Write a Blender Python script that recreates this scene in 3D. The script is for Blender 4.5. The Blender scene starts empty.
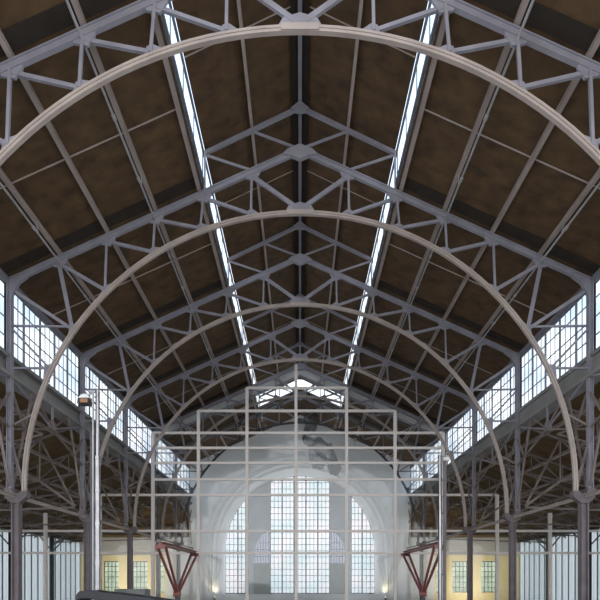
import bpy, bmesh, math, random
from mathutils import Vector, Matrix
random.seed(4)
SC = bpy.context.scene
COL = SC.collection
EYE = 1.7                      # camera height; every height below is measured from the eye and lifted by it
def P(x, y, z): return Vector((x, y, z + EYE))

# ------------------------------------------------------------------ materials
def new_mat(name):
    m = bpy.data.materials.new(name); m.use_nodes = True
    nt = m.node_tree; nt.nodes.clear()
    out = nt.nodes.new('ShaderNodeOutputMaterial')
    return m, nt, out
def solid(name, c1, c2=None, scale=3.0, rough=0.6, metal=0.0, bump=0.0, stretch=(1, 1, 1), detail=4, lo=0.35, hi=0.7):
    m, nt, out = new_mat(name)
    b = nt.nodes.new('ShaderNodeBsdfPrincipled')
    b.inputs['Roughness'].default_value = rough; b.inputs['Metallic'].default_value = metal
    nt.links.new(b.outputs[0], out.inputs[0])
    c2 = c2 or tuple(v * 0.8 for v in c1)
    tc = nt.nodes.new('ShaderNodeTexCoord'); mp = nt.nodes.new('ShaderNodeMapping')
    mp.inputs['Scale'].default_value = stretch
    nz = nt.nodes.new('ShaderNodeTexNoise'); nz.inputs['Scale'].default_value = scale; nz.inputs['Detail'].default_value = detail
    rp = nt.nodes.new('ShaderNodeValToRGB')
    rp.color_ramp.elements[0].position = lo; rp.color_ramp.elements[1].position = hi
    rp.color_ramp.elements[0].color = (*c2, 1); rp.color_ramp.elements[1].color = (*c1, 1)
    nt.links.new(tc.outputs['Object'], mp.inputs[0]); nt.links.new(mp.outputs[0], nz.inputs['Vector'])
    nt.links.new(nz.outputs[0], rp.inputs[0]); nt.links.new(rp.outputs[0], b.inputs['Base Color'])
    if bump:
        bp = nt.nodes.new('ShaderNodeBump'); bp.inputs['Strength'].default_value = bump; bp.inputs['Distance'].default_value = 0.02
        nt.links.new(nz.outputs[0], bp.inputs['Height']); nt.links.new(bp.outputs[0], b.inputs['Normal'])
    return m
def glass(name, tint, gloss=0.06, tint2=None, scale=0.8, rough=0.05):
    m, nt, out = new_mat(name)
    tr = nt.nodes.new('ShaderNodeBsdfTransparent'); gl = nt.nodes.new('ShaderNodeBsdfGlossy')
    gl.inputs['Roughness'].default_value = rough; gl.inputs['Color'].default_value = (0.9, 0.92, 0.95, 1)
    mx = nt.nodes.new('ShaderNodeMixShader'); mx.inputs[0].default_value = gloss
    if tint2:
        tc = nt.nodes.new('ShaderNodeTexCoord'); nz = nt.nodes.new('ShaderNodeTexNoise'); nz.inputs['Scale'].default_value = scale
        rp = nt.nodes.new('ShaderNodeValToRGB'); rp.color_ramp.elements[0].position = 0.35; rp.color_ramp.elements[1].position = 0.65
        rp.color_ramp.elements[0].color = (*tint, 1); rp.color_ramp.elements[1].color = (*tint2, 1)
        nt.links.new(tc.outputs['Object'], nz.inputs['Vector']); nt.links.new(nz.outputs[0], rp.inputs[0]); nt.links.new(rp.outputs[0], tr.inputs[0])
    else:
        tr.inputs[0].default_value = (*tint, 1)
    nt.links.new(tr.outputs[0], mx.inputs[1]); nt.links.new(gl.outputs[0], mx.inputs[2]); nt.links.new(mx.outputs[0], out.inputs[0])
    return m
def sheet(name, tint, trans, diff):
    m, nt, out = new_mat(name)
    tr = nt.nodes.new('ShaderNodeBsdfTransparent'); tr.inputs[0].default_value = (*tint, 1)
    tl = nt.nodes.new('ShaderNodeBsdfTranslucent'); tl.inputs[0].default_value = (*diff, 1)
    df = nt.nodes.new('ShaderNodeBsdfDiffuse'); df.inputs[0].default_value = (*diff, 1)
    m1 = nt.nodes.new('ShaderNodeMixShader'); m1.inputs[0].default_value = 0.3
    m2 = nt.nodes.new('ShaderNodeMixShader'); m2.inputs[0].default_value = 1 - trans
    nt.links.new(tl.outputs[0], m1.inputs[1]); nt.links.new(df.outputs[0], m1.inputs[2])
    nt.links.new(tr.outputs[0], m2.inputs[1]); nt.links.new(m1.outputs[0], m2.inputs[2]); nt.links.new(m2.outputs[0], out.inputs[0])
    return m
def emit(name, c, s):
    m, nt, out = new_mat(name); e = nt.nodes.new('ShaderNodeEmission')
    e.inputs[0].default_value = (*c, 1); e.inputs[1].default_value = s
    nt.links.new(e.outputs[0], out.inputs[0]); return m

M = {}
M['roof'] = solid('roof_board', (0.130, 0.072, 0.030), (0.052, 0.029, 0.012), 2.2, 0.8, bump=0.1, stretch=(1, 1.5, 1), detail=12, lo=0.3, hi=0.75)
M['roof_aisle'] = solid('aisle_board', (0.20, 0.125, 0.05), (0.10, 0.06, 0.026), 1.2, 0.8, bump=0.1, stretch=(1, 2, 1), detail=8, lo=0.3, hi=0.75)
M['ridge_board_and_shade'] = solid('ridge_board_and_shade', (0.030, 0.019, 0.011), (0.018, 0.012, 0.008), 3, 0.85)
M['steel'] = solid('grey_paint', (0.29, 0.28, 0.325), (0.225, 0.215, 0.25), 2.2, 0.45)
M['arch'] = solid('arch_paint', (0.44, 0.37, 0.335), (0.35, 0.29, 0.265), 1.8, 0.45)
M['brace'] = solid('brace_paint', (0.27, 0.225, 0.21), (0.15, 0.122, 0.115), 1.8, 0.55)
M['column'] = solid('column_paint', (0.17, 0.145, 0.155), (0.12, 0.10, 0.11), 2.2, 0.5)
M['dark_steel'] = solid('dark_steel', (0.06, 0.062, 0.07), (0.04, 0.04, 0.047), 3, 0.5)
M['band'] = solid('band_paint', (0.30, 0.295, 0.29), (0.21, 0.205, 0.20), 1.0, 0.6)
M['fascia'] = solid('fascia_paint', (0.56, 0.565, 0.57), (0.48, 0.485, 0.49), 1.3, 0.6)
M['white_wall'] = solid('white_plaster', (0.80, 0.81, 0.82), (0.74, 0.75, 0.765), 0.7, 0.85)
M['mould'] = solid('white_moulding', (0.72, 0.735, 0.75), (0.66, 0.675, 0.69), 1.2, 0.8)
M['pier'] = solid('grey_pier', (0.50, 0.53, 0.56), (0.45, 0.475, 0.50), 1.2, 0.8)
M['pier_base'] = solid('pier_base', (0.36, 0.37, 0.36), (0.31, 0.32, 0.315), 1.5, 0.8)
M['yellow'] = solid('yellow_plaster', (0.84, 0.74, 0.44), (0.78, 0.67, 0.38), 0.9, 0.85)
M['grey_wall'] = solid('grey_plaster', (0.55, 0.55, 0.545), (0.48, 0.48, 0.475), 0.9, 0.85)
M['timber'] = solid('timber', (0.24, 0.17, 0.085), (0.17, 0.115, 0.055), 2.5, 0.7, stretch=(0.3, 4, 4))
M['tube'] = solid('white_tube', (0.92, 0.85, 0.81), (0.86, 0.79, 0.75), 2.0, 0.4)
M['chrome'] = solid('polished_steel', (0.34, 0.34, 0.36), (0.26, 0.26, 0.28), 4, 0.14, 1.0)
M['pipe'] = solid('dull_pipe', (0.40, 0.39, 0.40), (0.30, 0.29, 0.30), 3, 0.4)
M['red'] = solid('red_paint', (0.36, 0.12, 0.105), (0.26, 0.08, 0.07), 3, 0.4)
M['black'] = solid('black_lacquer', (0.012, 0.013, 0.018), (0.008, 0.008, 0.012), 3, 0.38)
M['rust'] = solid('brown_panel', (0.15, 0.045, 0.022), (0.07, 0.02, 0.012), 4, 0.5)
M['crate'] = solid('crate_grey', (0.16, 0.16, 0.15), (0.11, 0.11, 0.10), 4, 0.7)
M['frame'] = solid('window_iron', (0.11, 0.12, 0.14), (0.08, 0.085, 0.10), 3, 0.5)
M['frame_light'] = solid('window_iron_light', (0.22, 0.24, 0.27), (0.17, 0.185, 0.21), 3, 0.5)
M['floor'] = solid('concrete_floor', (0.56, 0.52, 0.47), (0.46, 0.43, 0.385), 0.6, 0.7, bump=0.1)
M['lamp_white'] = solid('lamp_white', (0.75, 0.74, 0.72), (0.66, 0.65, 0.63), 4, 0.4)
M['lamp_amber'] = solid('lamp_amber', (0.35, 0.17, 0.06), (0.22, 0.10, 0.04), 6, 0.4)
M['glow'] = emit('uplight_lens', (1.0, 0.86, 0.60), 2.5)
M['pane'] = glass('clerestory_glass', (0.62, 0.67, 0.73), 0.05, (0.80, 0.82, 0.84), 0.6)
M['pane_clear'] = glass('lantern_glass', (0.92, 0.95, 0.98), 0.05)
M['pane_arch'] = glass('arched_glass', (0.56, 0.62, 0.64), 0.03, (0.66, 0.64, 0.66), 0.5)
M['pane_green'] = glass('green_glass', (0.46, 0.50, 0.42), 0.05, (0.60, 0.63, 0.55), 1.2)
M['pane_soft'] = sheet('reflection_glass', (0.42, 0.43, 0.47), 0.85, (0.6, 0.62, 0.68))
def uneven(m, lo, hi, scale):
    nt = m.node_tree
    mix = [n for n in nt.nodes if n.type == 'MIX_SHADER' and n.outputs[0].links[0].to_node.type == 'OUTPUT_MATERIAL'][0]
    tc = nt.nodes.new('ShaderNodeTexCoord'); nz = nt.nodes.new('ShaderNodeTexNoise'); nz.inputs['Scale'].default_value = scale; nz.inputs['Detail'].default_value = 3
    mr = nt.nodes.new('ShaderNodeMapRange'); mr.inputs[1].default_value = 0.35; mr.inputs[2].default_value = 0.65
    mr.inputs[3].default_value = lo; mr.inputs[4].default_value = hi
    nt.links.new(tc.outputs['Object'], nz.inputs['Vector']); nt.links.new(nz.outputs[0], mr.inputs[0]); nt.links.new(mr.outputs[0], mix.inputs[0])
M['screen_pane'] = glass('screen_glass', (0.955, 0.965, 0.965), 0.035)
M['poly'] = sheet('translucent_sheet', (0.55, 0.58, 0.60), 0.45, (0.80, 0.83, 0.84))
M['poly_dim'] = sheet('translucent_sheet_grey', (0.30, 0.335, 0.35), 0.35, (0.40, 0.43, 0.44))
M['ghost_sheet'] = sheet('grey_ghost_sheet', (0.75, 0.76, 0.78), 0.72, (0.22, 0.225, 0.235))  # sheer sheets added to stand in for a smudgy ghost image
M['ghost_sheet_dark'] = sheet('dark_ghost_sheet', (0.72, 0.72, 0.74), 0.72, (0.14, 0.135, 0.14))
uneven(M['ghost_sheet'], 0.05, 0.42, 1.4); uneven(M['ghost_sheet_dark'], 0.08, 0.5, 1.3)

# ------------------------------------------------------------------ mesh helpers
class MB:
    def __init__(s): s.bm = bmesh.new()
    def face(s, pts):
        s.bm.faces.new([s.bm.verts.new(p) for p in pts])
    def prism(s, p1, p2, prof, up=(0, 0, 1)):
        p1 = Vector(p1); p2 = Vector(p2); d = (p2 - p1).normalized(); up = Vector(up)
        if abs(d.dot(up)) > 0.995: up = Vector((0, 1, 0)) if abs(d.y) < 0.9 else Vector((1, 0, 0))
        lat = d.cross(up).normalized(); u = lat.cross(d).normalized()
        a = [s.bm.verts.new(p1 + lat * q[0] + u * q[1]) for q in prof]
        b = [s.bm.verts.new(p2 + lat * q[0] + u * q[1]) for q in prof]
        n = len(prof)
        for i in range(n): s.bm.faces.new((a[i], a[(i + 1) % n], b[(i + 1) % n], b[i]))
        s.bm.faces.new(a[::-1]); s.bm.faces.new(b)
        return s
    def bar(s, p1, p2, w, h, up=(0, 0, 1)):
        return s.prism(p1, p2, [(-w/2, -h/2), (w/2, -h/2), (w/2, h/2), (-w/2, h/2)], up)
    def ibar(s, p1, p2, w, h, t=None, up=(0, 0, 1)):
        t = t or h * 0.16; k = w * 0.16
        return s.prism(p1, p2, [(-w/2, -h/2), (w/2, -h/2), (w/2, -h/2 + t), (k, -h/2 + t), (k, h/2 - t), (w/2, h/2 - t), (w/2, h/2),
                                (-w/2, h/2), (-w/2, h/2 - t), (-k, h/2 - t), (-k, -h/2 + t), (-w/2, -h/2 + t)], up)
    def angle(s, p1, p2, w, h, up=(0, 0, 1)):       # T of two angle irons back to back
        t = h * 0.22; k = w * 0.14
        return s.prism(p1, p2, [(-w/2, -h/2), (w/2, -h/2), (w/2, -h/2 + t), (k, -h/2 + t), (k, h/2), (-k, h/2), (-k, -h/2 + t), (-w/2, -h/2 + t)], up)
    def tube(s, p1, p2, r, n=12, up=(0, 0, 1)):
        return s.prism(p1, p2, [(r * math.cos(2*math.pi*i/n), r * math.sin(2*math.pi*i/n)) for i in range(n)], up)
    def box(s, lo, hi):
        x0, y0, z0 = lo; x1, y1, z1 = hi
        v = [s.bm.verts.new(p) for p in ((x0,y0,z0),(x1,y0,z0),(x1,y1,z0),(x0,y1,z0),(x0,y0,z1),(x1,y0,z1),(x1,y1,z1),(x0,y1,z1))]
        for f in ((3,2,1,0),(4,5,6,7),(0,1,5,4),(1,2,6,5),(2,3,7,6),(3,0,4,7)): s.bm.faces.new([v[i] for i in f])
        return s
    def plate(s, pts, y0, y1):                      # polygon in x,z given depth along y
        a = [s.bm.verts.new((p[0], y0, p[1] + EYE)) for p in pts]; b = [s.bm.verts.new((p[0], y1, p[1] + EYE)) for p in pts]
        n = len(pts)
        for i in range(n): s.bm.faces.new((a[i], a[(i+1) % n], b[(i+1) % n], b[i]))
        s.bm.faces.new(a[::-1]); s.bm.faces.new(b)
        return s
    def platex(s, pts, x0, x1):                     # polygon in y,z given depth along x
        a = [s.bm.verts.new((x0, p[0], p[1] + EYE)) for p in pts]; b = [s.bm.verts.new((x1, p[0], p[1] + EYE)) for p in pts]
        n = len(pts)
        for i in range(n): s.bm.faces.new((a[i], a[(i+1) % n], b[(i+1) % n], b[i]))
        s.bm.faces.new(a[::-1]); s.bm.faces.new(b)
        return s
    def sweep_arc(s, cz, R, a0, a1, n, prof, y=0.0, legs=None):   # prof: (radial, y); angle 0 = crown
        rings = []
        if legs is not None:
            rings.append([Vector((math.sin(a0)*(R + q[0]), y + q[1], legs + EYE)) for q in prof])
        for i in range(n + 1):
            a = a0 + (a1 - a0) * i / n
            rings.append([Vector((math.sin(a)*(R + q[0]), y + q[1], cz + EYE + math.cos(a)*(R + q[0]))) for q in prof])
        if legs is not None:
            rings.append([Vector((math.sin(a1)*(R + q[0]), y + q[1], legs + EYE)) for q in prof])
        V = [[s.bm.verts.new(p) for p in r] for r in rings]; m = len(prof)
        for A, B in zip(V, V[1:]):
            for i in range(m): s.bm.faces.new((A[i], A[(i+1) % m], B[(i+1) % m], B[i]))
        s.bm.faces.new(V[0][::-1]); s.bm.faces.new(V[-1])
        return s
    def build(s, name, mat, parent=None, smooth=False, bevel=0):
        bmesh.ops.recalc_face_normals(s.bm, faces=s.bm.faces)
        me = bpy.data.meshes.new(name); s.bm.to_mesh(me); s.bm.free()
        o = bpy.data.objects.new(name, me); COL.objects.link(o); me.materials.append(M[mat])
        if smooth:
            for f in me.polygons: f.use_smooth = True
        if bevel:
            b = o.modifiers.new('bevel', 'BEVEL'); b.width = bevel; b.segments = 2; b.limit_method = 'ANGLE'
        if parent:
            o.parent = parent
            root = parent.parent or parent
            if root.get('shift'): me.transform(Matrix.Translation(-Vector(root['shift'])))
        return o
def tag(o, label, cat, group=None):
    o['label'] = label; o['category'] = cat
    if group: o['group'] = group
    return o
def thing(name, label, cat, loc=(0, 0, 0), group=None, local=False):
    """Empty at the base; with local=False parts are written in world coordinates and shifted."""
    o = bpy.data.objects.new(name, None); COL.objects.link(o); o.empty_display_size = 0.3
    o.location = loc; tag(o, label, cat, group)
    if not local and any(loc): o['shift'] = tuple(loc)
    return o
def struct(mb, name, mat, **k):
    o = mb.build(name, mat, **k); o['kind'] = 'structure'; return o
def struct_empty(name, loc=(0, 0, 0)):
    o = bpy.data.objects.new(name, None); COL.objects.link(o); o['kind'] = 'structure'; o.location = loc
    if any(loc): o['shift'] = tuple(loc)
    return o
def dup(o, loc, label, group=None, flip=False):
    r = o.copy(); COL.objects.link(r); r.location = loc; r['label'] = label
    if group: r['group'] = group
    if flip: r.rotation_euler = (0, 0, math.pi)
    for c in o.children:
        d = c.copy(); COL.objects.link(d); d.parent = r
        for g in c.children:
            e = g.copy(); COL.objects.link(e); e.parent = d
    return r

ORD = ['nearest', 'second', 'third', 'fourth', 'fifth', 'sixth', 'seventh']
TS = [10, 15, 20, 25, 30, 35]          # depths of the arched trusses
WALL = 40.0; NEAR = 6.0
ZA, XE, ZE = 12.9, 8.68, 8.97          # apex, eave
SL = (ZA - ZE) / XE
def zc(x): return ZA - SL * abs(x)
LX = 2.87; LZA, LZE = 14.19, 12.81     # lantern rafters
def zl(x): return LZA - (LZA - LZE) / LX * abs(x)
ACZ, AR = 2.74, 8.27                   # arch centre and radius
def za(x): return ACZ + math.sqrt(AR*AR - x*x)
NODE = [XE * i / 6 for i in range(7)]
AN = [0, 1.47, 2.98, 4.40, 5.84, 6.82]

# ------------------------------------------------------------------ arched truss
def make_truss():
    t = thing('arched_roof_truss', '', 'roof truss', (0, 0, 0), 'arched steel roof trusses', local=True)
    g = 0.025
    prof = [(-0.065, -0.045), (-0.065, 0.045), (-0.008, 0.045), (-0.008, 0.025), (0.008, 0.025), (0.008, 0.045), (0.065, 0.045),
            (0.065, -0.045), (0.008, -0.045), (0.008, -0.025), (-0.008, -0.025), (-0.008, -0.045)]
    amax = math.pi/2 + math.asin((ACZ - 2.46) / AR)
    MB().sweep_arc(ACZ, AR, -amax, amax, 72, prof).build('arch_rib', 'arch', t)
    sp = MB(); sp.bar(P(-0.38, -0.058, AR+ACZ), P(0.38, -0.058, AR+ACZ), 0.03, 0.13); sp.build('splice_plate', 'arch', t)
    for s in (-1, 1):
        MB().ibar(P(0, 0, ZA), P(s*XE, 0, ZE), 0.10, 0.175).build('top_chord', 'steel', t)
        for i in range(1, 5):
            MB().angle(P(s*NODE[i], 0, zc(NODE[i]) - 0.1), P(s*AN[i], 0, za(AN[i]) + 0.08), 0.065, 0.10).build('strut', 'steel', t)
        MB().angle(P(s*NODE[5], 0, zc(NODE[5]) - 0.1), P(s*AN[5], 0, za(AN[5]) + 0.08), 0.07, 0.11).build('strut', 'steel', t)
        for i in range(1, 6):
            MB().angle(P(s*NODE[i], 0.0, zc(NODE[i]) - 0.12), P(s*AN[i-1], 0, za(AN[i-1]) + 0.1), 0.065, 0.10 if i > 1 else 0.13).build('diagonal', 'steel', t)
        MB().angle(P(s*(XE - 0.05), 0, 8.72), P(s*AN[5], 0, za(AN[5]) + 0.1), 0.06, 0.09).build('diagonal', 'steel', t)
        MB().angle(P(s*XE, 0, 7.63), P(s*AN[5], 0, 7.60), 0.05, 0.065).build('eave_tie', 'steel', t)
        MB().angle(P(s*XE, 0, 6.36), P(s*7.5, 0, 6.36), 0.05, 0.065).build('eave_tie', 'steel', t)
        MB().angle(P(s*XE, 0, 7.58), P(s*7.52, 0, 6.36), 0.05, 0.06).build('eave_brace', 'steel', t)
        for i in range(1, 6):       # gussets under the chord and on the arch
            x = NODE[i]; z = zc(x)
            MB().plate([(s*(x-0.24), z+0.06+SL*0.24), (s*(x+0.20), z+0.06-SL*0.20), (s*(x+0.18), z-0.22), (s*(x-0.10), z-0.27), (s*(x-0.25), z-0.04)], -g, g).build('gusset_plate', 'steel', t)
        for i in range(1, 6):
            x = AN[i]
            MB().plate([(s*(x-0.26), za(x-0.26)-0.02), (s*(x-0.20), za(x-0.20)+0.10), (s*(x-0.04), za(x)+0.24), (s*(x+0.08), za(x)+0.20), (s*(x+0.16), za(x+0.16)-0.02)], -g, g).build('gusset_plate', 'steel', t)
        MB().plate([(s*XE, 8.98), (s*(XE-0.55), 9.21), (s*(XE-0.50), 9.08), (s*(XE-0.26), 8.90), (s*(XE-0.10), 8.62), (s*XE, 8.35)], -0.06, 0.06).build('eave_bracket', 'steel', t)
        MB().plate([(s*7.38, za(7.38)), (s*7.46, 6.46), (s*7.66, 6.46), (s*7.72, za(7.72))], -g, g).build('gusset_plate', 'steel', t)
        # lantern frame carried by the truss
        MB().angle(P(0, 0, LZA), P(s*LX, 0, LZE), 0.09, 0.13).build('lantern_rafter', 'steel', t)
        MB().angle(P(s*(LX-0.02), 0, zc(LX)), P(s*(LX-0.02), 0, LZE), 0.06, 0.07).build('lantern_post', 'steel', t)
        MB().angle(P(s*1.40, 0, zl(1.40) - 0.06), P(s*0.05, 0, ZA + 0.05), 0.05, 0.07).build('lantern_brace', 'steel', t)
        MB().angle(P(s*(LX-0.05), 0, LZE - 0.06), P(s*NODE[1], 0, zc(NODE[1]) + 0.05), 0.05, 0.07).build('lantern_brace', 'steel', t)
    MB().plate([(-0.52, ZA-0.17), (-0.36, ZA-0.02), (0, ZA+0.13), (0.36, ZA-0.02), (0.52, ZA-0.17), (0.24, ZA-0.22), (0, ZA-0.32), (-0.24, ZA-0.22)], -0.085, 0.05).build('apex_gusset', 'steel', t)
    MB().plate([(-0.48, za(0.48)), (-0.34, za(0)+0.22), (0, za(0)+0.32), (0.34, za(0)+0.22), (0.48, za(0.48))], -g, g).build('crown_gusset', 'steel', t)
    MB().plate([(-0.28, LZA-0.08), (0, LZA+0.14), (0.28, LZA-0.08), (0.12, LZA-0.16), (-0.12, LZA-0.16)], -0.065, 0.05).build('apex_gusset', 'steel', t)
    return t
tl = ['grey arched steel roof truss nearest the viewer, its top chords cut by the picture edge',
      'second grey arched roof truss from the viewer, crown a third of the way down',
      'third grey arched roof truss from the viewer, standing in the middle of the row',
      'fourth grey arched roof truss from the viewer, just in front of the white tube screen',
      'fifth grey arched roof truss from the viewer, holding the deep grey fascia',
      'farthest grey arched roof truss, a dark curve against the white end wall']
t0 = make_truss()
for i, d in enumerate(TS):
    o = t0 if i == 0 else dup(t0, (0, d, 0), tl[i])
    o.location = (0, d, 0); o['label'] = tl[i]
for c in list(o.children):                      # darker colour on the last truss stands in for its backlit silhouette
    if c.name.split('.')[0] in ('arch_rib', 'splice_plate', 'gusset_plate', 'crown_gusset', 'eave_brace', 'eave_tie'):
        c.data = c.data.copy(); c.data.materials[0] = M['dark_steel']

# ------------------------------------------------------------------ columns
def make_column(s):
    t = thing('steel_column', '', 'column', (0, 0, 0), 'steel columns along the nave', local=True)
    x = s * 8.5
    MB().ibar(Vector((x, 0, 0.03)), P(x, 0, 2.32), 0.22, 0.22, 0.04, up=(1, 0, 0)).build('shaft', 'column', t)
    MB().box((x-0.25, -0.25, 0.0), (x+0.25, 0.25, 0.04)).build('base_plate', 'column', t)
    MB().plate([(s*8.38, 2.30), (s*8.62, 2.30), (s*8.80, 2.46), (s*8.82, 2.74), (s*8.60, 2.74), (s*8.56, 2.60), (s*8.40, 2.58), (s*8.30, 2.66), (s*8.14, 2.66), (s*8.16, 2.48)], -0.11, 0.11).build('cap', 'column', t)
    MB().ibar(P(s*8.70, 0, 2.74), P(s*8.70, 0, 9.0), 0.15, 0.15, 0.03, up=(1, 0, 0)).build('upper_post', 'steel', t)
    MB().angle(P(s*8.28, 0, 2.78), P(s*8.70, 0, 4.3), 0.08, 0.08).build('cap_brace', 'column', t)
    MB().angle(P(s*8.7, 0, 4.6), P(s*7.95, 0, 5.0), 0.07, 0.07).build('cap_tie', 'brace', t)
    return t
for s, side in ((-1, 'left'), (1, 'right')):
    c0 = make_column(s)
    for i, d in enumerate(TS):
        lab = f'{ORD[i]} steel column from the viewer in the {side} row, carrying the arched truss'
        o = c0 if i == 0 else dup(c0, (0, d, 0), lab)
        o.location = (0, d, 0); o['label'] = lab

# ------------------------------------------------------------------ purlins, conduits, battens
def purlin(x, z, w, h, label, mat='arch', y1=WALL, y0=NEAR):
    o = MB().ibar(P(x, y0, z), P(x, y1 - 0.02, z), w, h).build('roof_purlin', mat)
    return tag(o, label, 'purlin', 'long roof purlins')
tag(MB().ibar(P(0, NEAR, LZA + 0.18), P(0, 34.9, LZA + 0.16), 0.11, 0.14).build('ridge_beam', 'steel'), 'long grey ridge beam running down the middle of the roof', 'beam')
lab_p = {2: 'grey roof purlin along the foot of the bright {s} skylight strip',
         3: 'grey purlin on the {s} roof slope, next outside the skylight purlin, pipe beside it',
         4: 'plain grey roof purlin halfway down the {s} slope, with no pipe beside it',
         5: 'grey roof purlin low on the {s} slope, nearest the eave, with a pipe beside it',
         6: 'grey eave beam along the top of the {s} clerestory windows'}
for s, side in ((-1, 'left'), (1, 'right')):
    purlin(s*1.45, zl(1.45) + 0.17, 0.08, 0.11, f'slim grey lantern purlin between the ridge and the {side} skylight strip', y1=34.9)
    for i in (2, 3, 4, 5):
        x = NODE[i] + (0.14 if i == 2 else 0)
        purlin(s*x, zc(x) + 0.21, 0.10, 0.12, lab_p[i].format(s=side))
    tag(MB().ibar(P(s*8.84, NEAR, ZE + 0.10), P(s*8.84, WALL - 0.02, ZE + 0.10), 0.12, 0.14).build('eave_beam', 'steel'), lab_p[6].format(s=side), 'beam')
    for i, nm in ((3, 'first'), (5, 'lowest')):
        x = NODE[i] if i == 3 else NODE[i] - 0.07
        t = thing('conduit_pipe', f'thin grey pipe running beside the {nm} piped purlin on the {side} roof slope', 'pipe', (s*x, NEAR, 0), 'pipes along the roof purlins')
        z = zc(NODE[i]) + 0.01
        yy = [NEAR] + [y for d in TS for y in (d - 0.4,)] + [WALL - 0.1]
        MB().tube(P(s*x, NEAR, z - 0.16), P(s*x, WALL - 0.05, z - 0.16), 0.028, 10).build('pipe_run', 'pipe', t, smooth=False)
        for k, d in enumerate([8.5, 11.6, 13.4, 16.6, 18.4, 21.6, 23.4, 26.6, 28.4, 31.6, 33.4]):
            MB().tube(P(s*x, d, z - 0.16), P(s*x, d + 0.12, z - 0.16), 0.045, 10).build('coupling', 'pipe', t)
            if k % 2 == 0: MB().bar(P(s*x, d + 0.3, z - 0.15), P(s*(NODE[i]), d + 0.3, zc(NODE[i]) + 0.18), 0.02, 0.02).build('hanger', 'pipe', t)
for i, d in enumerate([12.5 + 5*k for k in range(5)]):
    t = thing('roof_batten', f'thin pale batten across both roof slopes between the {ORD[i]} and {ORD[i+1]} arched trusses', 'batten', (0, d, 0), 'thin battens across the roof boards')
    for s in (-1, 1):
        MB().bar(P(s*3.0, d, zc(3.0) + 0.275), P(s*XE, d, zc(XE) + 0.285), 0.022, 0.03).build('slope_batten', 'arch', t)
        MB().bar(P(0, d, zl(0) + 0.255), P(s*2.9, d, zl(2.9) + 0.265), 0.02, 0.025).build('lantern_batten', 'arch', t)

# ------------------------------------------------------------------ roof, lantern
c = MB()
RT = 0.31
for s in (-1, 1):
    q = lambda x0, z0, x1, z1, y0, y1, th=0.12: c.plate([(s*x0, z0), (s*x1, z1), (s*x1, z1 + th), (s*x0, z0 + th)], y0, y1)
    q(2.96, zc(2.96) + RT, XE + 0.35, zc(XE + 0.35) + RT, NEAR, WALL)
    q(0, LZA + 0.28, 2.90, zl(2.90) + 0.28, NEAR, 35.0)
    q(0, ZA + RT, 2.96, zc(2.96) + RT, 35.0, WALL)
struct(c, 'ceiling', 'roof')
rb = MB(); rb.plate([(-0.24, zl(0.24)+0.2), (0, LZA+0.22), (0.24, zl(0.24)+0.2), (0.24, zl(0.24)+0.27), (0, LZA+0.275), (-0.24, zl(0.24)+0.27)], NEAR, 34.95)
struct(rb, 'trim_1', 'ridge_board_and_shade')
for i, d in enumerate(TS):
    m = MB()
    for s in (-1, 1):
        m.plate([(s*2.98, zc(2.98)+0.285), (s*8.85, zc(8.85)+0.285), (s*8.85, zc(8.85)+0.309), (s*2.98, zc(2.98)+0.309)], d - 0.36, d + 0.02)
    struct(m, f'trim_{20+i}', 'ridge_board_and_shade')  # dark strips that paint the shadow band above each truss chord
win = [0]
def wname(): win[0] += 1; return f'window_{win[0]}'
for s in (-1, 1):          # vertical lantern glazing, bay by bay
    for d in [NEAR] + TS[:-1]:
        d1 = 35 if d == 30 else (10 if d == NEAR else d + 5)
        w = struct_empty(wname(), (s*LX, d, zc(LX) + EYE + 0.4))
        x = s * (LX + 0.05); z0 = zc(LX) + 0.33; z1 = LZE + 0.18
        f = MB()
        f.bar(P(x, d, z0 + 0.08), P(x, d1, z0 + 0.08), 0.05, 0.16); f.bar(P(x, d, z1 - 0.05), P(x, d1, z1 - 0.05), 0.05, 0.10)
        f.build('window_frame', 'frame_light', w)
        b = MB(); n = 4
        for k in range(n + 1): b.bar(P(x, d + (d1-d)*k/n, z0), P(x, d + (d1-d)*k/n, z1), 0.025, 0.025, up=(0, 1, 0))
        b.build('glazing_bar', 'frame_light', w)
        MB().box((x - 0.006, d, z0 + EYE), (x + 0.006, d1, z1 + EYE)).build('pane', 'pane_clear', w)
# glazed gable at the lantern's far end
w = struct_empty(wname(), (0, 35.1, ZA + EYE))
g0 = MB()
g0.plate([(-2.85, zc(2.85)+0.42), (0, ZA+0.42), (2.85, zc(2.85)+0.42), (2.85, zl(2.85)+0.2), (0, LZA+0.2), (-2.85, zl(2.85)+0.2)], 35.14, 35.155)
g0.build('pane', 'pane_clear', w)
f = MB()
for s in (-1, 1):
    f.bar(P(0, 35.12, ZA+0.43), P(s*2.9, 35.12, zc(2.9)+0.43), 0.1, 0.26)
    f.bar(P(s*1.45, 35.12, zc(1.45)+0.4), P(s*1.45, 35.12, zl(1.45)+0.25), 0.06, 0.07, up=(0, 1, 0))
    f.bar(P(s*2.86, 35.12, zc(2.86)+0.3), P(s*2.86, 35.12, zl(2.86)+0.25), 0.08, 0.1, up=(0, 1, 0))
f.build('window_frame', 'frame_light', w)

# grey fascia across the fifth truss
t = thing('roof_fascia', 'deep grey chevron fascia under the roof at the fifth arched truss', 'fascia', (0, 30.25, ZA + EYE))
for s in (-1, 1):
    MB().plate([(0, ZA+0.18), (s*XE, ZE+0.18), (s*XE, ZE-0.42), (0, ZA-0.55)], 30.2, 30.3).build('fascia_board', 'fascia', t)
    MB().bar(P(0, 30.24, ZA-0.55), P(s*XE, 30.24, ZE-0.42), 0.22, 0.06).build('bottom_flange', 'steel', t)

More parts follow.
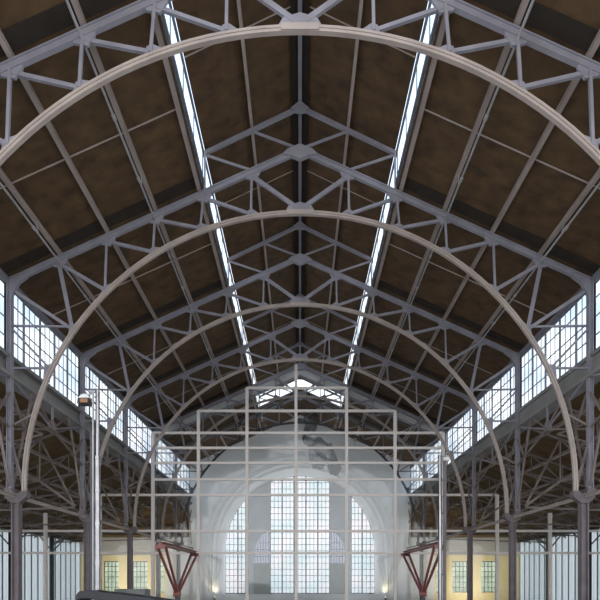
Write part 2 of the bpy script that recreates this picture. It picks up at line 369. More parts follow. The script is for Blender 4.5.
# ------------------------------------------------------------------ clerestory
BZ0, BZ1 = 6.16, 6.74          # solid band
for s, side in ((-1, 'left'), (1, 'right')):
    b = MB(); xo = s * 8.95
    b.box((min(s*8.76, s*9.15), NEAR, BZ0 + EYE), (max(s*8.90, s*9.15), WALL, BZ1 + EYE))
    b.box((min(s*8.70, s*9.15), NEAR, BZ1 + EYE - 0.06), (max(s*8.70, s*9.15), WALL, BZ1 + EYE + 0.03))
    b.box((min(s*8.60, s*9.15), NEAR, BZ0 + EYE - 0.10), (max(s*8.60, s*9.15), WALL, BZ0 + EYE))
    struct(b, f'wall_{side}', 'band')
    for d in [NEAR] + TS:
        d1 = 10 if d == NEAR else d + 5
        w = struct_empty(wname(), (s*8.84, d, BZ1 + EYE + 0.03))
        x = s * 8.84; z0 = BZ1 + 0.03; z1 = ZE + 0.03
        f = MB()
        f.bar(P(x, d, z0 + 0.05), P(x, d1, z0 + 0.05), 0.1, 0.1); f.bar(P(x, d, z1 - 0.05), P(x, d1, z1 - 0.05), 0.1, 0.12)
        n = 5
        for k in range(n + 1): f.bar(P(x, d + (d1-d)*k/n, z0), P(x, d + (d1-d)*k/n, z1), 0.05, 0.055, up=(0, 1, 0))
        f.build('window_frame', 'frame_light', w)
        b = MB()
        for k in range(n):
            for j in (1, 2):
                y = d + (d1-d)*(k + j/3)/n; b.bar(P(x, y, z0), P(x, y, z1), 0.02, 0.02, up=(0, 1, 0))
        for j in (1, 2, 3):
            z = z0 + (z1 - z0) * j / 4 ; b.bar(P(x, d, z), P(x, d1, z), 0.025, 0.028)
        b.build('glazing_bar', 'frame_light', w)
        MB().box((x - 0.006, d, z0 + EYE), (x + 0.006, d1, z1 + EYE)).build('pane', 'pane', w)

# longitudinal lattice bracing below the band
for s, side in ((-1, 'left'), (1, 'right')):
    x = s * 8.66
    def lat():
        t = thing('lattice_brace', '', 'brace', (0, 0, 0), 'lattice braces between the columns', local=True)
        mem = [((0.08, 6.1), (2.5, 5.28)), ((4.92, 6.1), (2.5, 5.28)), ((2.5, 6.1), (2.5, 5.28)), ((1.3, 6.1), (2.5, 5.28)), ((3.7, 6.1), (2.5, 5.28)),
               ((0.1, 2.82), (1.2, 6.1)), ((4.9, 2.82), (3.8, 6.1)), ((0.1, 4.56), (2.5, 5.28)), ((4.9, 4.56), (2.5, 5.28)),
               ((1.3, 6.1), (0.62, 4.5)), ((3.7, 6.1), (4.38, 4.5)), ((0.1, 5.6), (0.75, 4.72)), ((4.9, 5.6), (4.25, 4.72))]
        for a, b in mem:
            MB().angle(P(x, a[0], a[1]), P(x, b[0], b[1]), 0.06, 0.07, up=(1, 0, 0)).build('lattice_bar', 'brace' if a[1] < 5.9 or a[0] in (1.3, 3.7) else 'steel', t)
        MB().platex([(2.2, 5.25), (2.8, 5.25), (2.72, 5.5), (2.5, 5.6), (2.28, 5.5)], x - 0.02, x + 0.02).build('gusset_plate', 'brace', t)
        return t
    l0 = lat()
    for i, d in enumerate(TS):
        lab = f'fan of steel struts under the {side} clerestory band, ' + (f'between the {ORD[i]} and {ORD[i+1]} columns' if i < 5 else 'from last column to end wall')
        o = l0 if i == 0 else dup(l0, (0, d, 0), lab)
        o.location = (0, d, 0); o['label'] = lab
    tag(MB().ibar(P(s*8.5, NEAR, 2.50), P(s*8.5, WALL - 0.05, 2.50), 0.10, 0.10).build('tie_beam', 'arch'),
        f'pale steel beam linking the {side} column caps above the aisle entrance', 'beam')

# ------------------------------------------------------------------ side aisles
AX = 17.5
def zr(x): return 6.30 - (6.30 - 3.25) * (abs(x) - 9.1) / (AX - 9.1)
for s, side in ((-1, 'left'), (1, 'right')):
    c = MB(); c.plate([(s*9.15, zr(9.15)), (s*(AX+0.3), zr(AX+0.3)), (s*(AX+0.3), zr(AX+0.3)+0.12), (s*9.15, zr(9.15)+0.12)], NEAR, WALL)
    struct(c, 'ceiling', 'roof_aisle')
    for i in range(6):
        x = 9.9 + i * 1.38
        nm = ['highest', 'second highest', 'third highest', 'third lowest', 'second lowest', 'lowest'][i]
        tag(MB().ibar(P(s*x, NEAR, zr(x) - 0.09), P(s*x, WALL - 0.05, zr(x) - 0.08), 0.14, 0.12).build('aisle_purlin', 'arch'),
            f'{nm} steel purlin under the {side} aisle roof', 'purlin', 'purlins under the aisle roofs')
    def aisle_truss(light):
        t = thing('aisle_truss', '', 'roof truss', (0, 0, 0), 'lattice trusses across the aisles', local=True)
        xs = [9.0, 10.4, 11.8, 13.2, 14.6, 16.0, 17.3]
        top = [zr(x) - 0.19 for x in xs]
        bot = [2.95, 3.95, 4.35, 4.15, 3.75, 3.2, 2.45] if not light else [5.1, 4.75, 4.45, 4.15, 3.75, 3.35, 2.75]
        k = 0.8 if light else 1.0
        MB().angle(P(s*xs[0], 0, top[0]), P(s*xs[-1], 0, top[-1]), 0.08*k, 0.10*k).build('top_chord', 'brace', t)
        for i in range(6):
            MB().angle(P(s*xs[i], 0, bot[i]), P(s*xs[i+1], 0, bot[i+1]), 0.08*k, 0.09*k).build('bottom_chord', 'brace', t)
            a, b = (bot, top) if i % 2 == 0 else (top, bot)
            MB().angle(P(s*xs[i], 0, a[i]), P(s*xs[i+1], 0, b[i+1]), 0.06*k, 0.07*k).build('web_bar', 'brace', t)
        for i in range(1, 6):
            MB().angle(P(s*xs[i], 0, bot[i]), P(s*xs[i], 0, top[i]), 0.06*k, 0.06*k).build('web_bar', 'brace', t)
        if not light:
            MB().angle(P(s*9.0, 0, 2.9), P(s*AX, 0, 2.62), 0.07, 0.07).build('tie_rod', 'brace', t)
        return t
    a0 = aisle_truss(False); a1 = aisle_truss(True)
    for i, d in enumerate(TS):
        lab = f'arched lattice truss across the {side} aisle roof behind the {ORD[i]} column'
        o = a0 if i == 0 else dup(a0, (0, d, 0), lab)
        o.location = (0, d, 0); o['label'] = lab
        lab = f'light lattice truss under the {side} aisle roof, midway ' + (f'between the {ORD[i]} and {ORD[i+1]} columns' if i < 5 else 'from last column to end wall')
        o = a1 if i == 0 else dup(a1, (0, d + 2.5, 0), lab)
        o.location = (0, d + 2.5, 0); o['label'] = lab
    # outer translucent wall: folded sheets
    w = MB(); y = NEAR; k = 0; pts = []
    while y < WALL - 0.05:
        pts += [(0.0, y), (0.0, y + 0.30), (0.16, y + 0.42), (0.16, y + 0.68)]; y += 0.8
    pts = [p for p in pts if p[1] <= WALL]
    z0, z1 = 0.0, 3.04 + EYE
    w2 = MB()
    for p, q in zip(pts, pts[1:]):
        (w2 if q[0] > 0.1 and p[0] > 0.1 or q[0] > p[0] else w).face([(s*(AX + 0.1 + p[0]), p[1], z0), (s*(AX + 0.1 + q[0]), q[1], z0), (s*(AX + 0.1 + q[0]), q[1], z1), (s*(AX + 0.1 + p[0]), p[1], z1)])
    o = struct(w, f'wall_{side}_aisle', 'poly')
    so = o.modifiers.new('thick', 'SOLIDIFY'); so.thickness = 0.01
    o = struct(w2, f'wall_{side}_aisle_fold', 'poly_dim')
    so = o.modifiers.new('thick', 'SOLIDIFY'); so.thickness = 0.01
    r = MB(); y = NEAR
    while y < WALL - 0.3:
        r.bar(Vector((s*(AX+0.08), y + 0.36, 0)), Vector((s*(AX+0.08), y + 0.36, z1)), 0.045, 0.05, up=(1, 0, 0)); y += 0.8
    struct(r, 'trim_2' if s < 0 else 'trim_3', 'frame_light')
    b = MB(); b.box((min(s*(AX-0.12), s*(AX+0.3)), NEAR, 3.0+EYE), (max(s*(AX-0.12), s*(AX+0.3)), WALL, zr(AX)+EYE+0.05))
    struct(b, 'trim_4' if s < 0 else 'trim_5', 'dark_steel')
    def post():
        t = thing('wall_post', '', 'post', (0, 0, 0), 'dark posts of the outer aisle walls', local=True)
        x = s * (AX - 0.16)
        MB().ibar(Vector((x, 0, 0.0)), P(x, 0, 3.0), 0.22, 0.2, 0.035, up=(1, 0, 0)).build('shaft', 'dark_steel', t)
        for q in (-1, 1): MB().angle(P(x, 0, 2.0), P(x, q*1.7, 2.95), 0.07, 0.07).build('knee_brace', 'dark_steel', t)
        return t
    p0 = post()
    for i, d in enumerate(TS[:]):
        lab = f'dark steel post against the translucent {side} aisle wall, ' + (['nearest the viewer', 'second from the viewer', 'third from the viewer', 'fourth from the viewer', 'second from the end wall', 'nearest the end wall'][i])
        o = p0 if i == 0 else dup(p0, (0, d, 0), lab)
        o.location = (0, d, 0); o['label'] = lab

# ------------------------------------------------------------------ end wall
OR_, IR, WCZ, SILL = 6.55, 6.04, 2.36, -1.14       # splayed arched opening
FLOOR = -EYE
def arch_z(x, R): return WCZ + math.sqrt(max(R*R - x*x, 0))
wb = MB(); n = 64
def roofz(x): return zc(x) + RT + 0.02
xs = [OR_ * math.sin(math.pi/2 * (-1 + 2*i/n)) for i in range(n + 1)]
for a, b in zip(xs, xs[1:]):
    wb.face([P(a, WALL, arch_z(a, OR_)), P(b, WALL, arch_z(b, OR_)), P(b, WALL, roofz(b)), P(a, WALL, roofz(a))])
    ai, bi = a * IR / OR_, b * IR / OR_
    wb.face([P(a, WALL, arch_z(a, OR_)), P(b, WALL, arch_z(b, OR_)), P(bi, WALL + 0.55, arch_z(bi, IR)), P(ai, WALL + 0.55, arch_z(ai, IR))])
    wb.face([P(ai, WALL + 0.56, arch_z(ai, IR)), P(bi, WALL + 0.56, arch_z(bi, IR)), P(bi, WALL + 0.56, roofz(b)), P(ai, WALL + 0.56, roofz(a))])
for s in (-1, 1):
    wb.face([P(s*OR_, WALL, SILL), P(s*OR_, WALL, WCZ), P(s*IR, WALL+0.55, WCZ), P(s*IR, WALL+0.55, SILL)])
    wb.face([P(s*OR_, WALL, FLOOR), P(s*8.9, WALL, FLOOR), P(s*8.9, WALL, roofz(8.9)), P(s*OR_, WALL, roofz(OR_))])
    wb.face([P(s*OR_, WALL, WCZ), P(s*OR_, WALL, FLOOR), P(s*OR_, WALL + 0.01, FLOOR), P(s*OR_, WALL + 0.01, WCZ)])
    wb.box((min(s*IR, s*9.0), WALL + 0.55, 0), (max(s*IR, s*9.0), WALL + 0.7, 9.0 + EYE))
    wb.face([P(s*8.9, WALL, FLOOR), P(s*10.75, WALL, FLOOR), P(s*10.75, WALL, 3.45), P(s*8.9, WALL, 3.45)])
wb.box((-OR_, WALL - 0.0, 0), (OR_, WALL + 0.6, SILL + EYE))
struct(wb, 'wall_back', 'white_wall')
# mouldings round the arch
for k, (r0, r1, dp) in enumerate(((6.62, 6.74, 0.07), (7.0, 7.12, 0.12), (7.20, 7.30, 0.08))):
    m = MB(); m.sweep_arc(WCZ, r0, -math.pi/2, math.pi/2, 48, [(0, -dp), (r1-r0, -dp*0.4), (r1-r0, 0.0), (0, 0.0)], y=WALL - 0.001, legs=SILL + 0.15)
    struct(m, f'trim_{6+k}', 'mould')
sl = MB(); sl.box((-6.3, WALL - 0.28, SILL + EYE - 0.12), (6.3, WALL + 0.5, SILL + EYE + 0.02)); struct(sl, 'trim_9', 'mould')
# window in the arch
w = struct_empty(wname(), (0, WALL + 0.45, SILL + EYE))
def zt(x): return arch_z(x, IR)
YW = WALL + 0.42
for s in (-1, 1):
    p = MB(); n = 8; x0, x1 = 2.42, 4.12
    pts = [(s*x0, SILL), (s*x1, SILL)] + [(s*(x1 + (x0-x1)*i/n), zt(x1 + (x0-x1)*i/n)) for i in range(n + 1)]
    # pier; its quarter-arched pane and bars stand in for a glass reflection
    up = [(s*x0, 3.9), (s*2.75, 3.86), (s*3.15, 3.55), (s*3.5, 3.0), (s*3.7, 2.3), (s*3.75, 1.35), (s*x1, 1.35)] + pts[2:]
    p.plate(up, YW - 0.14, YW + 0.14); p.build('pier', 'pier', w)
    q = MB(); q.box((min(s*x0, s*3.75), YW - 0.12, SILL + EYE), (max(s*x0, s*3.75), YW + 0.12, 1.35 + EYE)); q.build('pier_panel', 'pier_base', w)
    q = MB(); q.box((min(s*3.75, s*x1), YW - 0.14, SILL + EYE), (max(s*3.75, s*x1), YW + 0.14, 1.35 + EYE)); q.build('pier', 'pier', w)
    q = MB(); q.plate([(s*x0, 1.35), (s*3.75, 1.35), (s*3.7, 2.3), (s*3.5, 3.0), (s*3.15, 3.55), (s*2.75, 3.86), (s*x0, 3.9)], YW - 0.006, YW + 0.006)
    q.build('reflection_pane', 'pane_soft', w)
    q = MB()
    for k in range(6):
        x = x0 + 0.12 + k*0.22; zz = [3.9, 3.85, 3.6, 3.3, 2.9, 2.2][k]; q.bar(P(s*x, YW, 1.35), P(s*x, YW, zz), 0.03, 0.035, up=(0, 1, 0))
    for zz in (1.9, 2.45, 3.0): q.bar(P(s*x0, YW, zz), P(s*(3.7 - max(0, zz-2.3)*0.3), YW, zz), 0.03, 0.03)
    q.build('glazing_bar', 'frame', w)
fr = MB(); gb = MB()
def vbar(mb, x, wd): mb.bar(P(x, YW, SILL), P(x, YW, zt(x)), wd, wd, up=(0, 1, 0))
for k in range(-2, 3):                      # central light: five panels of three columns
    c0 = k * 0.96
    if k > -2: vbar(fr, c0 - 0.48, 0.10)
    for j in (1, 2): vbar(gb, c0 - 0.48 + 0.32*j, 0.035)
for s in (-1, 1):
    vbar(fr, s*2.40, 0.08); vbar(fr, s*5.02, 0.10); vbar(fr, s*4.14, 0.07)
    for x in (4.43, 4.72, 5.36, 5.70): vbar(gb, s*x, 0.035)
z = SILL + 0.5
while z < 8.3:
    hx = min(2.40, math.sqrt(max(IR*IR - max(z - WCZ, 0)**2, 0)))
    gb.bar(P(-hx, YW, z), P(hx, YW, z), 0.035, 0.04)
    ox = math.sqrt(max(IR*IR - max(z - WCZ, 0)**2, 0))
    if ox > 4.3:
        for s in (-1, 1): gb.bar(P(s*4.12, YW, z), P(s*ox, YW, z), 0.035, 0.04)
    z += 0.5
fr.bar(P(-2.4, YW, SILL + 0.05), P(2.4, YW, SILL + 0.05), 0.1, 0.1)
for s in (-1, 1): fr.bar(P(s*4.12, YW, SILL + 0.05), P(s*IR, YW, SILL + 0.05), 0.1, 0.1)
fr.build('window_frame', 'frame', w); gb.build('glazing_bar', 'frame_light', w)
g1 = MB(); n = 20
g1.plate([(-2.42, SILL), (2.42, SILL)] + [(2.42 - 4.84*i/n, zt(2.42 - 4.84*i/n)) for i in range(n + 1)], YW - 0.005, YW + 0.005); g1.build('pane', 'pane_arch', w)
for s in (-1, 1):
    g1 = MB(); g1.plate([(s*4.12, SILL), (s*6.04, SILL)] + [(s*(6.04 - 1.92*i/n), zt(6.04 - 1.92*i/n)) for i in range(n + 1)], YW - 0.005, YW + 0.005); g1.build('pane', 'pane_arch', w)

# aisle end walls: yellow below, grey band, dark boarded gable above
for s, side in ((-1, 'left'), (1, 'right')):
    y = MB()
    def seg(x0, x1, za_, zb_, mb): mb.box((min(s*x0, s*x1), WALL, za_ + EYE), (max(s*x0, s*x1), WALL + 0.3, zb_ + EYE))
    wins = [(10.9, 11.3), (12.2, 13.4), (14.5, 15.7)]
    xe = 10.75
    for a, b in wins:
        seg(xe, a, FLOOR, 1.5, y); seg(a, b, FLOOR, -1.0, y); xe = b
    seg(xe, 17.7, FLOOR, 1.5, y); seg(10.75, 17.7, 1.5, 1.98, y)
    struct(y, f'wall_back_{side}', 'yellow')
    y = MB(); seg(10.75, 17.7, 1.98, 3.45, y); struct(y, f'wall_upper_{side}', 'grey_wall')
    y = MB(); y.plate([(s*8.86, 3.40), (s*17.7, 3.40), (s*17.7, zr(17.7)+0.3), (s*8.86, 6.5)], WALL, WALL + 0.3); struct(y, f'wall_gable_{side}', 'roof_aisle')
    for k, (zz, nm) in enumerate(((3.52, 'lower'), (4.15, 'upper'))):
        tag(MB().bar(P(s*9.2, WALL - 0.12, zz), P(s*(17.3 if k == 0 else 14.6), WALL - 0.12, zz), 0.2, 0.16).build('timber_beam', 'timber'),
            f'{nm} of two brown timber beams across the {side} aisle end wall above the yellow part', 'beam')
    for a, b in wins:
        w = struct_empty(wname(), (s*(a+b)/2, WALL + 0.15, 0.0 + EYE - 1.0))
        f = MB(); xa, xb = s*a, s*b
        for x in (xa, xb): f.bar(P(x, WALL+0.15, -1.0), P(x, WALL+0.15, 1.5), 0.06, 0.08, up=(0, 1, 0))
        f.bar(P(xa, WALL+0.15, 1.47), P(xb, WALL+0.15, 1.47), 0.08, 0.06); f.bar(P(xa, WALL+0.15, -0.97), P(xb, WALL+0.15, -0.97), 0.08, 0.06)
        f.build('window_frame', 'frame', w)
        f = MB(); nn = max(1, round((b-a)/0.3))
        for k in range(1, nn): f.bar(P(xa + (xb-xa)*k/nn, WALL+0.15, -1.0), P(xa + (xb-xa)*k/nn, WALL+0.15, 1.5), 0.04, 0.04, up=(0, 1, 0))
        for k in range(1, 6): f.bar(P(xa, WALL+0.15, -1.0 + 2.5*k/6), P(xb, WALL+0.15, -1.0 + 2.5*k/6), 0.04, 0.04)
        f.build('glazing_bar', 'frame', w)
        MB().box((min(xa, xb), WALL+0.145, -1.0+EYE), (max(xa, xb), WALL+0.155, 1.5+EYE)).build('pane', 'pane_green', w)
fl = MB(); fl.box((-AX - 0.4, -6, -0.15), (AX + 0.4, WALL + 0.7, 0)); struct(fl, 'floor', 'floor')

# ------------------------------------------------------------------ white tube screen with glass
SD = 27.0; K = SD / 500.0
def sx(px): return (px - 300) * K
def sz(py): return (580 - py) * K
t = thing('glazed_screen', 'tall stepped screen of white square tubes and clear glass across the hall', 'screen', (0, SD, 0))
VX = [45.5, 100, 153, 198.5, 247, 296, 346.5, 395, 443, 497, 550]
VT = [513, 495, 433, 411, 388, 365, 388, 411, 433, 495, 513]
HY = [388, 411, 433, 448, 463, 479.5, 495, 531, 553]
HR = {388: (4, 6), 411: (3, 7), 433: (2, 8), 448: (2, 8), 463: (2, 8), 479.5: (2, 8), 495: (1, 9), 531: (0, 10), 553: (0, 10)}
for x, y in zip(VX, VT):
    MB().bar(Vector((sx(x), SD, 0)), P(sx(x), SD, sz(y)), 0.16, 0.16, up=(0, 1, 0)).build('post', 'tube', t)
for y in HY:
    a, b = HR[y]
    x0, x1 = sx(VX[a]), sx(VX[b])
    if y >= 531: x0, x1 = -16.9, 16.9
    MB().bar(P(x0, SD, sz(y)), P(x1, SD, sz(y)), 0.12, 0.12).build('rail', 'tube', t)
lv = HY + [611]
for i in range(len(VX) - 1):
    for y0, y1 in zip(lv, lv[1:]):
        a, b = HR[y0]
        if i >= a and i + 1 <= b:
            MB().box((sx(VX[i]) + 0.09, SD - 0.006, sz(y1) + EYE + 0.07), (sx(VX[i+1]) - 0.09, SD + 0.006, sz(y0) + EYE - 0.07)).build('glass_pane', 'screen_pane', t)

# ------------------------------------------------------------------ ghost image on added hanging sheets
HD = 30.0; hk = HD / 500
def hp(px, py): return ((px - 300) * hk, (580 - py) * hk)
t = thing('ghost_image', 'made-up sheer dark grey ghost image in curved folds before the white end wall', 'hanging', (1.0, HD - 0.5, 6.4 + EYE))
def fold(name, pts, mat, y, amp=0.12):
    mb = MB(); n = len(pts) // 2
    L, R = pts[:n], pts[n:][::-1]
    rows = []
    for (lx, ly), (rx, ry) in zip(L, R):
        row = []
        for k in range(9):
            u = k / 8; x, z = hp(lx + (rx-lx)*u, ly + (ry-ly)*u)
            row.append(mb.bm.verts.new(P(x, y + amp * math.sin(u * 9 + ly * 0.15), z)))
        rows.append(row)
    for A, B in zip(rows, rows[1:]):
        for k in range(8): mb.bm.faces.new((A[k], A[k+1], B[k+1], B[k]))
    o = mb.build(name, mat, t, smooth=True)
    sd = o.modifiers.new('thick', 'SOLIDIFY'); sd.thickness = 0.012
    return o
fold('upper_ghost', [(307, 413), (304, 421), (305, 428), (302, 437), (303, 446), (308, 447), (310, 440), (315, 435), (318, 426), (317, 411)], 'ghost_sheet_dark', HD - 0.55)
fold('middle_ghost', [(306, 440), (307, 448), (308, 456), (309, 464), (313, 471), (322, 472), (326, 464), (328, 455), (327, 447), (320, 441)], 'ghost_sheet', HD - 0.75)
fold('curved_fold', [(302, 440), (304, 445), (309, 449), (315, 455), (322, 460), (330, 466), (332, 469), (334, 464), (326, 458), (319, 452), (314, 446), (310, 443), (306, 440), (305, 437)], 'ghost_sheet_dark', HD - 0.4, 0.05)
fold('lower_ghost', [(326, 446), (327, 454), (328, 462), (327, 470), (330, 477), (337, 478), (341, 471), (338, 464), (334, 455), (331, 446)], 'ghost_sheet', HD - 0.62)
for px, ytop in ((307, 417), (316, 415)):
    x, z = hp(px, ytop)
    MB().tube(P(x, HD - 0.5, z - 0.1), P(x * 0.9, HD - 0.13, za(x) - 0.02), 0.012, 6).build('cord', 'dark_steel', t)

# ------------------------------------------------------------------ poles
def pole_x(px, D): return (px - 300) * D / 500
D = 12.0
t = thing('lamp_pole', 'tall polished steel pole on the left with a floodlight at its top', 'pole', (pole_x(97.5, D), D, 0))
x = pole_x(97.5, D)
MB().tube(Vector((x, D, 0)), P(x, D, 2.93), 0.068, 20).build('lower_tube', 'chrome', t, smooth=False)
MB().tube(P(x, D, 2.93), P(x, D, 4.55), 0.048, 20).build('upper_tube', 'chrome', t)
for zz in (2.93, 2.14, 1.35, 0.4): MB().tube(P(x, D, zz - 0.03), P(x, D, zz + 0.03), 0.08, 20).build('collar', 'chrome', t)
x2 = pole_x(93.2, D)
MB().bar(Vector((x2, D, 0)), P(x2, D, 4.5), 0.035, 0.04, up=(0, 1, 0)).build('cable_channel', 'pipe', t)
x3 = pole_x(90.2, D)
MB().bar(Vector((x3, D + 0.1, 0)), P(x3, D + 0.1, 3.6), 0.07, 0.07, up=(0, 1, 0)).build('back_post', 'dark_steel', t)
for zz in (4.1, 3.3, 2.5, 1.7, 0.8): MB().bar(P(x3, D + 0.03, zz if zz < 3.5 else 3.5), P(x, D + 0.03, zz if zz < 3.5 else 3.5), 0.03, 0.035).build('bracket', 'dark_steel', t)
MB().bar(P(x2 - 0.10, D, 4.52), P(x + 0.06, D, 4.52), 0.05, 0.05).build('arm', 'pipe', t)
fl_ = MB(); fl_.platex([(D-0.14, 4.20), (D+0.10, 4.20), (D+0.16, 4.32), (D-0.10, 4.34)], pole_x(79.5, D), pole_x(90, D)); lamp = fl_.build('floodlight', 'dark_steel', t)
MB().box((pole_x(83, D), D - 0.155, 4.21 + EYE), (pole_x(90, D), D - 0.13, 4.30 + EYE)).build('lens', 'lamp_amber', lamp)
hd = MB(); hd.plate([(pole_x(79.5, D), 4.34), (pole_x(91, D), 4.34), (pole_x(90, D), 4.40), (pole_x(86.5, D), 4.44), (pole_x(82.5, D), 4.42)], D - 0.1, D + 0.12); hd.build('lamp_hood', 'lamp_white', t, bevel=0.01)
MB().bar(P(pole_x(86, D), D, 4.40), P(x2, D, 4.52), 0.03, 0.03).build('arm', 'pipe', t)

D = 18.0
x = pole_x(440, D)
t = thing('lamp_pole', 'tall polished steel pole on the right with a small lamp beside a brown post', 'pole', (x, D, 0))
MB().tube(Vector((x, D, 0)), P(x, D, 3.0), 0.068, 20).build('lower_tube', 'chrome', t)
MB().tube(P(x, D, 3.0), P(x, D, 4.5), 0.05, 20).build('upper_tube', 'chrome', t)
for zz in (3.0, 2.1, 1.2, 0.3): MB().tube(P(x, D, zz - 0.03), P(x, D, zz + 0.03), 0.085, 20).build('collar', 'chrome', t)
x3 = pole_x(444.8, D)
MB().bar(Vector((x3, D, 0)), P(x3, D, 4.35), 0.09, 0.09, up=(0, 1, 0)).build('back_post', 'column', t)
for zz in (3.6, 2.4, 1.2, 0.2): MB().bar(P(x3, D, zz), P(x, D, zz), 0.04, 0.04).build('bracket', 'dark_steel', t)
MB().bar(P(x - 0.03, D, 4.5), P(x3 + 0.1, D, 4.45), 0.05, 0.05).build('arm', 'pipe', t)
MB().box((x3 - 0.08, D - 0.13, 4.27 + EYE), (x3 + 0.14, D + 0.08, 4.40 + EYE)).build('lamp_head', 'lamp_white', t, bevel=0.015)

# ------------------------------------------------------------------ red V frames
for s, side in ((-1, 'left'), (1, 'right')):
    X = 5.5
    y0, y1, yb = 19.7, 26.2, 22.4
    t = thing('v_frame', f'red painted triangular steel frame standing on its point, {side} of the white screen', 'frame', (s*X, yb, 0), 'red triangular frames')
    zt_, zb = 1.39, -0.62
    for q in (-0.16, 0.16):
        MB().ibar(P(s*X + q, y0 + 0.1, zt_), P(s*X + q*0.25, yb, zb), 0.075, 0.10, up=(1, 0, 0)).build('diagonal_bar', 'red', t)
        MB().ibar(P(s*X + q, y1 - 0.1, zt_), P(s*X + q*0.25, yb, zb), 0.075, 0.10, up=(1, 0, 0)).build('diagonal_bar', 'red', t)
    MB().ibar(P(s*X, y0, zt_ + 0.05), P(s*X, y1, zt_ + 0.05), 0.32, 0.13).build('top_beam', 'red', t)
    MB().bar(P(s*X - 0.2, y0, zt_ - 0.08), P(s*X + 0.2, y0, zt_ - 0.08), 0.1, 0.14).build('end_plate', 'red', t)
    MB().bar(P(s*X - 0.2, y1, zt_ - 0.08), P(s*X + 0.2, y1, zt_ - 0.08), 0.1, 0.14).build('end_plate', 'red', t)
    MB().tube(P(s*X - 0.15, yb, zb), P(s*X + 0.15, yb, zb), 0.13, 16).build('pivot', 'red', t)
    MB().bar(Vector((s*X, yb, 0)), P(s*X, yb, zb - 0.1), 0.16, 0.16, up=(0, 1, 0)).build('foot_post', 'dark_steel', t)

# ------------------------------------------------------------------ stall at the lower left
D = 11.0
xa, xb = pole_x(91, D), pole_x(196, D)
t = thing('market_stall', 'low stall with curved glossy black top, at the foot of the left pole', 'stall', ((xa + xb) / 2, D, 0))
top = [(xa, -0.30), (xa + 0.06, -0.235), (xa + 0.2, -0.215), (xa + 0.7, -0.27), (xa + 1.3, -0.34), (xa + 1.9, -0.43), (xb, -0.54)]
bot = [(x, z - 0.17) for x, z in top][::-1]
MB().plate(top + bot, D - 0.75, D - 0.05).build('hood', 'black', t, bevel=0.02)
MB().plate([(xa + 0.05, FLOOR + 0.1), (xb - 0.1, FLOOR + 0.1), (xb - 0.1, -0.72), (xa + 0.7, -0.46), (xa + 0.05, -0.44)], D - 0.65, D - 0.15).build('side_panel', 'rust', t)
MB().box((xa + 0.1, D - 0.6, 0), (xb - 0.15, D - 0.2, 0.1)).build('plinth', 'black', t)
D = 13.0
o = MB(); o.box((pole_x(114, D), D, 0), (pole_x(145, D), D + 0.5, EYE - 0.24))
tag(o.build('cabinet', 'crate', bevel=0.015), 'plain grey cabinet standing behind the black topped stall', 'cabinet')

# ------------------------------------------------------------------ uplights on the sill
for s, side in ((-1, 'left'), (1, 'right')):
    x = s * 6.75
    t = thing('uplight', f'small warm floor uplight at the {side} foot of the arched window', 'lamp', (x, WALL - 0.5, 0))
    MB().tube(Vector((x, WALL - 0.5, 0)), P(x, WALL - 0.5, -1.40), 0.05, 12).build('stem', 'dark_steel', t)
    MB().tube(P(x, WALL - 0.5, -1.40), P(x, WALL - 0.5, -1.36), 0.09, 16).build('housing', 'dark_steel', t)
    MB().tube(P(x, WALL - 0.5, -1.36), P(x, WALL - 0.5, -1.35), 0.07, 16).build('lens', 'glow', t)
    L = bpy.data.lights.new('uplight_beam', 'SPOT'); L.energy = 32; L.color = (1, 0.84, 0.55); L.spot_size = math.radians(100); L.shadow_soft_size = 0.1; L.spot_blend = 0.8
    lo = bpy.data.objects.new('uplight_beam', L); COL.objects.link(lo); lo.location = P(x, WALL - 0.5, -1.30); lo.rotation_euler = (math.radians(165), 0, 0)

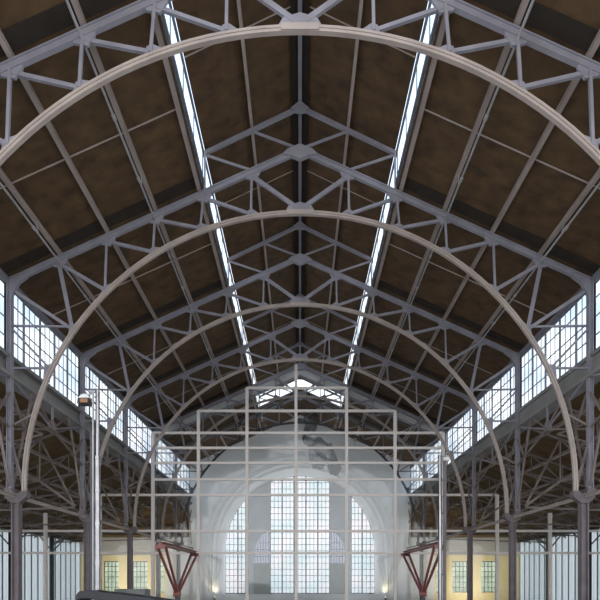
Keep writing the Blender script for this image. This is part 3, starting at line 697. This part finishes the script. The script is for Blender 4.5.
for x, y, tgt, col, en, lab in ((-4.5, 33.0, (-4.0, WALL, 7.5), (0.92, 0.97, 1.0), 480, 'added floor floodlight aimed at the left half of the white end wall'),
                                (4.5, 33.0, (4.0, WALL, 7.5), (0.92, 0.97, 1.0), 480, 'added floor floodlight aimed at the right half of the white end wall'),
                                (-13.2, 35.5, (-13.2, WALL, 2.6), (1.0, 0.88, 0.66), 420, 'added floor floodlight aimed at the yellow end wall of the left aisle'),
                                (13.2, 35.5, (13.2, WALL, 2.6), (1.0, 0.88, 0.66), 420, 'added floor floodlight aimed at the yellow end wall of the right aisle')):
    t = thing('floodlight', lab, 'lamp', (x, y, 0), 'added floodlights on the floor')  # added lamps, out of the camera's view, to brighten the end walls
    MB().box((x - 0.2, y - 0.15, 0), (x + 0.2, y + 0.15, 0.04)).build('base', 'dark_steel', t)
    hb = MB(); hb.platex([(y-0.14, 0.06-EYE), (y+0.06, 0.03-EYE), (y+0.10, 0.22-EYE), (y-0.06, 0.28-EYE)], x - 0.18, x + 0.18); hb.build('housing', 'dark_steel', t)
    hb = MB(); hb.platex([(y+0.062, 0.05-EYE), (y+0.072, 0.05-EYE), (y+0.106, 0.21-EYE), (y+0.096, 0.21-EYE)], x - 0.15, x + 0.15); hb.build('lens', 'glow', t)
    L = bpy.data.lights.new('added_flood_beam', 'SPOT'); L.energy = en; L.color = col; L.spot_size = math.radians(120); L.spot_blend = 1.0; L.shadow_soft_size = 0.2
    lo = bpy.data.objects.new('added_flood_beam', L); COL.objects.link(lo); lo.location = (x, y + 0.16, 0.25)
    lo.rotation_euler = (Vector(tgt) - lo.location).to_track_quat('-Z', 'Y').to_euler()

# ------------------------------------------------------------------ sky
wd = bpy.data.worlds.new('sky'); SC.world = wd; wd.use_nodes = True
nt = wd.node_tree; nt.nodes.clear()
out = nt.nodes.new('ShaderNodeOutputWorld'); bg = nt.nodes.new('ShaderNodeBackground')
tc = nt.nodes.new('ShaderNodeTexCoord'); sp = nt.nodes.new('ShaderNodeSeparateXYZ'); rp = nt.nodes.new('ShaderNodeValToRGB')
e = rp.color_ramp.elements
e[0].position = 0.0; e[0].color = (0.55, 0.55, 0.53, 1)
e[1].position = 1.0; e[1].color = (0.50, 0.66, 0.95, 1)
for pos, col in ((0.48, (0.80, 0.82, 0.82, 1)), (0.54, (1.0, 1.0, 1.0, 1)), (0.66, (1.0, 1.0, 1.0, 1)), (0.73, (0.84, 0.92, 1.0, 1)), (0.84, (0.62, 0.76, 0.97, 1))):
    k = e.new(pos); k.color = col
mr = nt.nodes.new('ShaderNodeMapRange'); mr.inputs[1].default_value = -1; mr.inputs[2].default_value = 1
nt.links.new(tc.outputs['Generated'], sp.inputs[0]); nt.links.new(sp.outputs['Z'], mr.inputs[0]); nt.links.new(mr.outputs[0], rp.inputs[0])
nt.links.new(rp.outputs[0], bg.inputs[0]); bg.inputs[1].default_value = 1.3
nt.links.new(bg.outputs[0], out.inputs[0])

# ------------------------------------------------------------------ camera and view
cam = bpy.data.cameras.new('camera'); co = bpy.data.objects.new('camera', cam); COL.objects.link(co)
co.location = (0, 0, EYE); co.rotation_euler = (math.radians(90), 0, 0)
cam.sensor_width = 36; cam.lens = 30.0; cam.shift_y = 280 / 600; cam.shift_x = 0.0; cam.clip_end = 300
SC.camera = co
for o in bpy.data.objects:
    if 'shift' in o: del o['shift']
vs = SC.view_settings
vs.view_transform = 'Standard'; vs.look = 'None'; vs.gamma = 1; vs.use_curve_mapping = False; vs.exposure = 0.9
SC.cycles.transparent_max_bounces = 32
SC.cycles.use_denoising = True
